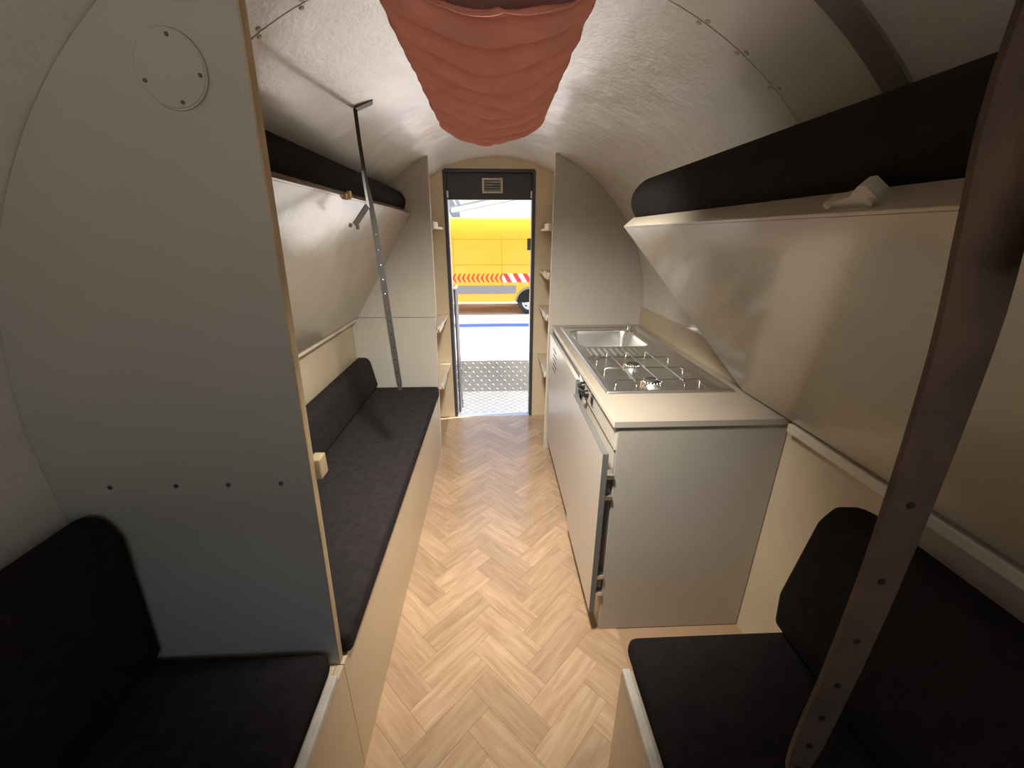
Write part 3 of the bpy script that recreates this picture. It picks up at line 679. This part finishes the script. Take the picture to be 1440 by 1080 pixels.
# ------------------------------------------------------------------ outside the door
GZ = -0.80
gr = obj('ground', bx(-40, 40, -40, 60, GZ - 0.2, GZ), 'ground', kind='structure')
obj('ground_line', bx(-9, 9, 9.90, 10.31, GZ, GZ + 0.004), 'bluepaint', label='straight blue line painted across the pale ground before the van', cat='line')
st = root('entrance_step', 'checker plate metal step with upturned outer plate below the doorway', 'step', (-0.02, 3.2, GZ))
SX0, SX1, SY0, SY1 = -0.37, 0.36, YE + 0.05, 3.50
obj('tread_plate', bx(SX0, SX1, SY0, SY1, -0.016, -0.010), 'tread', st)
tilt = 0.05
obj('upturned_plate', prism(B(), [(SY1 + 0.001, -0.016), (SY1 + 0.006, -0.016), (SY1 + tilt + 0.005, 0.272), (SY1 + tilt, 0.272)], SX0, SX1, 'x'), 'tread', st)
def lozenges(fn, nu_, nv_, su_, sv_):
    bm = B()
    for i in range(nu_):
        for j in range(nv_):
            a = R(45) if (i + j) % 2 else R(-45)
            u, v = (i + 0.5) * su_, (j + 0.5) * sv_
            ca, sa = math.cos(a), math.sin(a); l_, w_ = 0.016, 0.0045
            base = [(-l_, 0), (0, -w_), (l_, 0), (0, w_)]
            vs = [bm.verts.new(fn(u + p * ca - q * sa, v + p * sa + q * ca, 0)) for p, q in base]
            t1 = bm.verts.new(fn(u - ca * l_ * .5, v - sa * l_ * .5, 0.003)); t2 = bm.verts.new(fn(u + ca * l_ * .5, v + sa * l_ * .5, 0.003))
            bm.faces.new((vs[0], vs[1], t1)); bm.faces.new((vs[1], t2, t1)); bm.faces.new((vs[1], vs[2], t2)); bm.faces.new((vs[2], vs[3], t2)); bm.faces.new((vs[3], t1, t2)); bm.faces.new((vs[3], vs[0], t1))
    return bm
obj('tread_pattern', lozenges(lambda u, v, h: (SX0 + u, SY0 + v, -0.010 + h), 20, 14, 0.0365, 0.0365), 'tread', st, kind='stuff')
obj('tread_pattern', lozenges(lambda u, v, h: (SX0 + u, SY1 + 0.001 + tilt * (v / .288) - h, -0.012 + v), 20, 7, 0.0365, 0.0395), 'tread', st, kind='stuff')
for x in (SX0 + 0.02, SX1 - 0.06):
    obj('bearer', bx(x, x + 0.04, SY0, SY1, -0.056, -0.0165), 'alu', st)
    obj('leg', bx(x, x + 0.04, SY1 - 0.06, SY1 - 0.02, GZ, -0.0565), 'alu', st)
# bent wire hook standing on the step
pts = [(-0.287, 3.13, -0.008), (-0.286, 3.15, 0.10), (-0.285, 3.18, 0.22), (-0.283, 3.20, 0.305), (-0.275, 3.205, 0.345), (-0.257, 3.205, 0.350), (-0.243, 3.205, 0.325), (-0.247, 3.203, 0.300), (-0.262, 3.202, 0.290)]
wh = root('wire_hook', 'thin bent wire rod with a looped top standing on the metal step', 'hook', (-0.286, 3.14, -0.010))
obj('rod', tube(B(), pts, 0.0028, 8), 'greymetal', wh, smooth=60)
obj('socket', cyl(B(), (-0.287, 3.13, -0.010), (0, 0.1, 1), 0.008, 0.07, 12), 'greymetal', wh, smooth=40)

# van parked across the view
VY = 11.6; VB = -0.45
van = root('yellow_van', 'yellow panel van with red chevrons parked beyond the blue line', 'van', (-1.2, VY + 1.0, GZ))
prof = [(VY + 0.02, VB + 0.02), (VY + 0.02, 1.35), (VY + 0.07, 1.62), (VY + 0.13, 1.74), (VY + 0.30, 1.80), (VY + 1.7, 1.80), (VY + 1.9, 1.72), (VY + 2.0, 1.4), (VY + 2.0, VB + 0.02)]
XV0, XV1 = -3.1, 2.15
obj('body', prism(B(), prof, XV0, XV1, 'x'), 'yellow', van, smooth=35)
obj('cab', prism(B(), [(XV0 - 0.002, VB + 0.02), (XV0 - 0.002, 1.70), (XV0 - 0.55, 1.60), (XV0 - 1.15, 0.75), (XV0 - 1.9, 0.50), (XV0 - 2.0, 0.1), (XV0 - 2.0, VB + 0.02)], VY + 0.04, VY + 1.98, 'y', 0.03), 'yellow', van, smooth=40)
obj('cab_window', prism(B(), [(XV0 - 0.15, 0.72), (XV0 - 0.15, 1.42), (XV0 - 0.52, 1.40), (XV0 - 1.0, 0.72)], VY + 0.03, VY + 0.042, 'y'), 'glassd', van)
def vpanel(x0, x1, z0, z1, d=0.014): obj('side_panel', bx(x0, x1, VY + 0.02 - d, VY + 0.021, z0, z1, 0.006), 'yellow', van)
for (x0, x1) in ((-3.08, -1.13), (-1.11, 0.198), (0.212, 2.13)):
    vpanel(x0, x1, 0.58, 1.24); vpanel(x0, x1, -0.0, 0.565)
    obj('side_panel', bx(x0, x1, VY + 0.004, VY + 0.022, 1.255, 1.345, 0.006), 'yellow', van)
def arch(x): return x
rb = obj('rub_strip', bx(-2.9, 0.60, VY - 0.008, VY + 0.02, -0.205, 0.005, 0.004), 'rub', van)
obj('sill', bx(-2.4, 0.56, VY + 0.006, VY + 0.021, VB, -0.215, 0.006), 'yellow', van)
z0, z1, zm = 0.100, 0.338, 0.219
for k in range(21):
    x = 0.165 - k * 0.131
    w_ = 0.062; s_ = 0.075
    obj('chevron', prism(B(), [(x - s_ / 2, zm), (x + s_ / 2, z1), (x + s_ / 2 + w_ - 0.02, z1), (x - s_ / 2 + w_, zm), (x + s_ / 2 + w_ - 0.02, z0), (x + s_ / 2, z0)], VY + 0.0030, VY + 0.0062), 'red', van)
obj('stripe_band', bx(0.215, 1.95, VY + 0.004, VY + 0.0064, z0, z1), 'white', van)
for k in range(6):
    x = 0.355 + k * 0.28
    obj('red_stripe', prism(B(), [(x - 0.14 if k else x - 0.13, z1), (x, z1), (x + 0.14, z0), (x, z0)], VY + 0.0022, VY + 0.0048), 'red', van)
for xw in (1.0, -3.7):
    for yy in (VY + 0.03, VY + 1.72):
        bm = B(); cyl(bm, (xw, yy, GZ + 0.345), (0, 1, 0), 0.345, 0.235, 40)
        bmesh.ops.bevel(bm, geom=[e for e in bm.edges if abs(e.verts[0].co.y - e.verts[1].co.y) < 1e-4], offset=0.03, segments=2, affect='EDGES')
        wl = obj('wheel', bm, 'tyre', van, smooth=40)
        yf = yy - 0.004 if yy < VY + 1 else yy + 0.225
        ri = obj('rim', cyl(B(), (xw, yf, GZ + 0.345), (0, 1, 0), 0.225, 0.014, 32, 0.235), 'rim', wl, smooth=40)
        obj('hub', cyl(B(), (xw, yf - 0.02, GZ + 0.345), (0, 1, 0), 0.07, 0.03, 20), 'alu', ri, smooth=40)
        for k in range(8):
            t = 2 * math.pi * k / 8; obj('vent_hole', cyl(B(), (xw + 0.155 * math.cos(t), yf - 0.0015, GZ + 0.345 + 0.155 * math.sin(t)), (0, 1, 0), 0.028, 0.003, 12), 'tyre', ri)
    n_ = 24
    out = [(xw + 0.415 * math.cos(math.pi * i / n_), GZ + 0.34 + 0.415 * math.sin(math.pi * i / n_)) for i in range(n_ + 1)]
    inn = [(xw + 0.375 * math.cos(math.pi * i / n_), GZ + 0.34 + 0.375 * math.sin(math.pi * i / n_)) for i in range(n_, -1, -1)]
    obj('wheel_arch', prism(B(), out + inn, VY - 0.004, VY + 0.03, 'y'), 'rub', van)
    obj('arch_liner', prism(B(), inn, VY + 0.0, VY + 0.019, 'y'), 'hole', van)

# white boarded building and a grey roof behind the van
bd = root('white_building', 'white weatherboarded building with a low gable behind the van', 'building', (6, 22, GZ))
BY = 22.0
def gz(x): return 4.0 - abs(x - 6.5) * 0.19
poly = [(-1.7, GZ), (14.7, GZ), (14.7, gz(14.7)), (6.5, gz(6.5)), (-1.7, gz(-1.7))]
obj('wall', prism(B(), poly, BY, BY + 6), 'siding', bd)
k = 0; z = GZ + 0.02
while z < 3.9:
    hw = min(8.2, (4.0 - (z + 0.16)) / 0.19)
    if hw > 0.3:
        obj('board', prism(B(), [(BY - 0.03, z), (BY - 0.001, z), (BY - 0.001, z + 0.17), (BY - 0.008, z + 0.17)], 6.5 - hw, 6.5 + hw, 'x'), 'siding', bd)
    z += 0.18
for s_ in (-1, 1):
    obj('verge', prism(B(), [(6.5, 4.02), (6.5 + s_ * 8.6, 4.02 - 8.6 * .19), (6.5 + s_ * 8.6, 4.22 - 8.6 * .19), (6.5, 4.22)], BY - 0.25, BY - 0.05), 'siding', bd)
    obj('roof', prism(B(), [(6.5, 4.22), (6.5 + s_ * 8.7, 4.22 - 8.7 * .19), (6.5 + s_ * 8.7, 4.30 - 8.7 * .19), (6.5, 4.30)], BY - 0.3, BY + 6.2), 'roofgrey', bd)
sh = root('grey_roofed_shed', 'shed with a steep grey roof standing behind the van', 'shed', (-5, 29, GZ))
obj('wall', prism(B(), [(-9, GZ), (-2.1, GZ), (-2.1, 2.3), (-9, 2.3)], 29, 34), 'siding', sh)
obj('roof', prism(B(), [(-9.2, 2.2), (-1.6, 2.2), (-2.9, 4.6), (-7.9, 4.6)], 28.7, 34.3), 'roofgrey', sh)
for k in range(8):
    x = -2.0 - k * 0.75
    obj('roof_batten', prism(B(), [(x, 2.25), (x + 0.12, 2.25), (x - 1.1, 4.5), (x - 1.22, 4.5)], 28.62, 28.70), 'siding', sh)
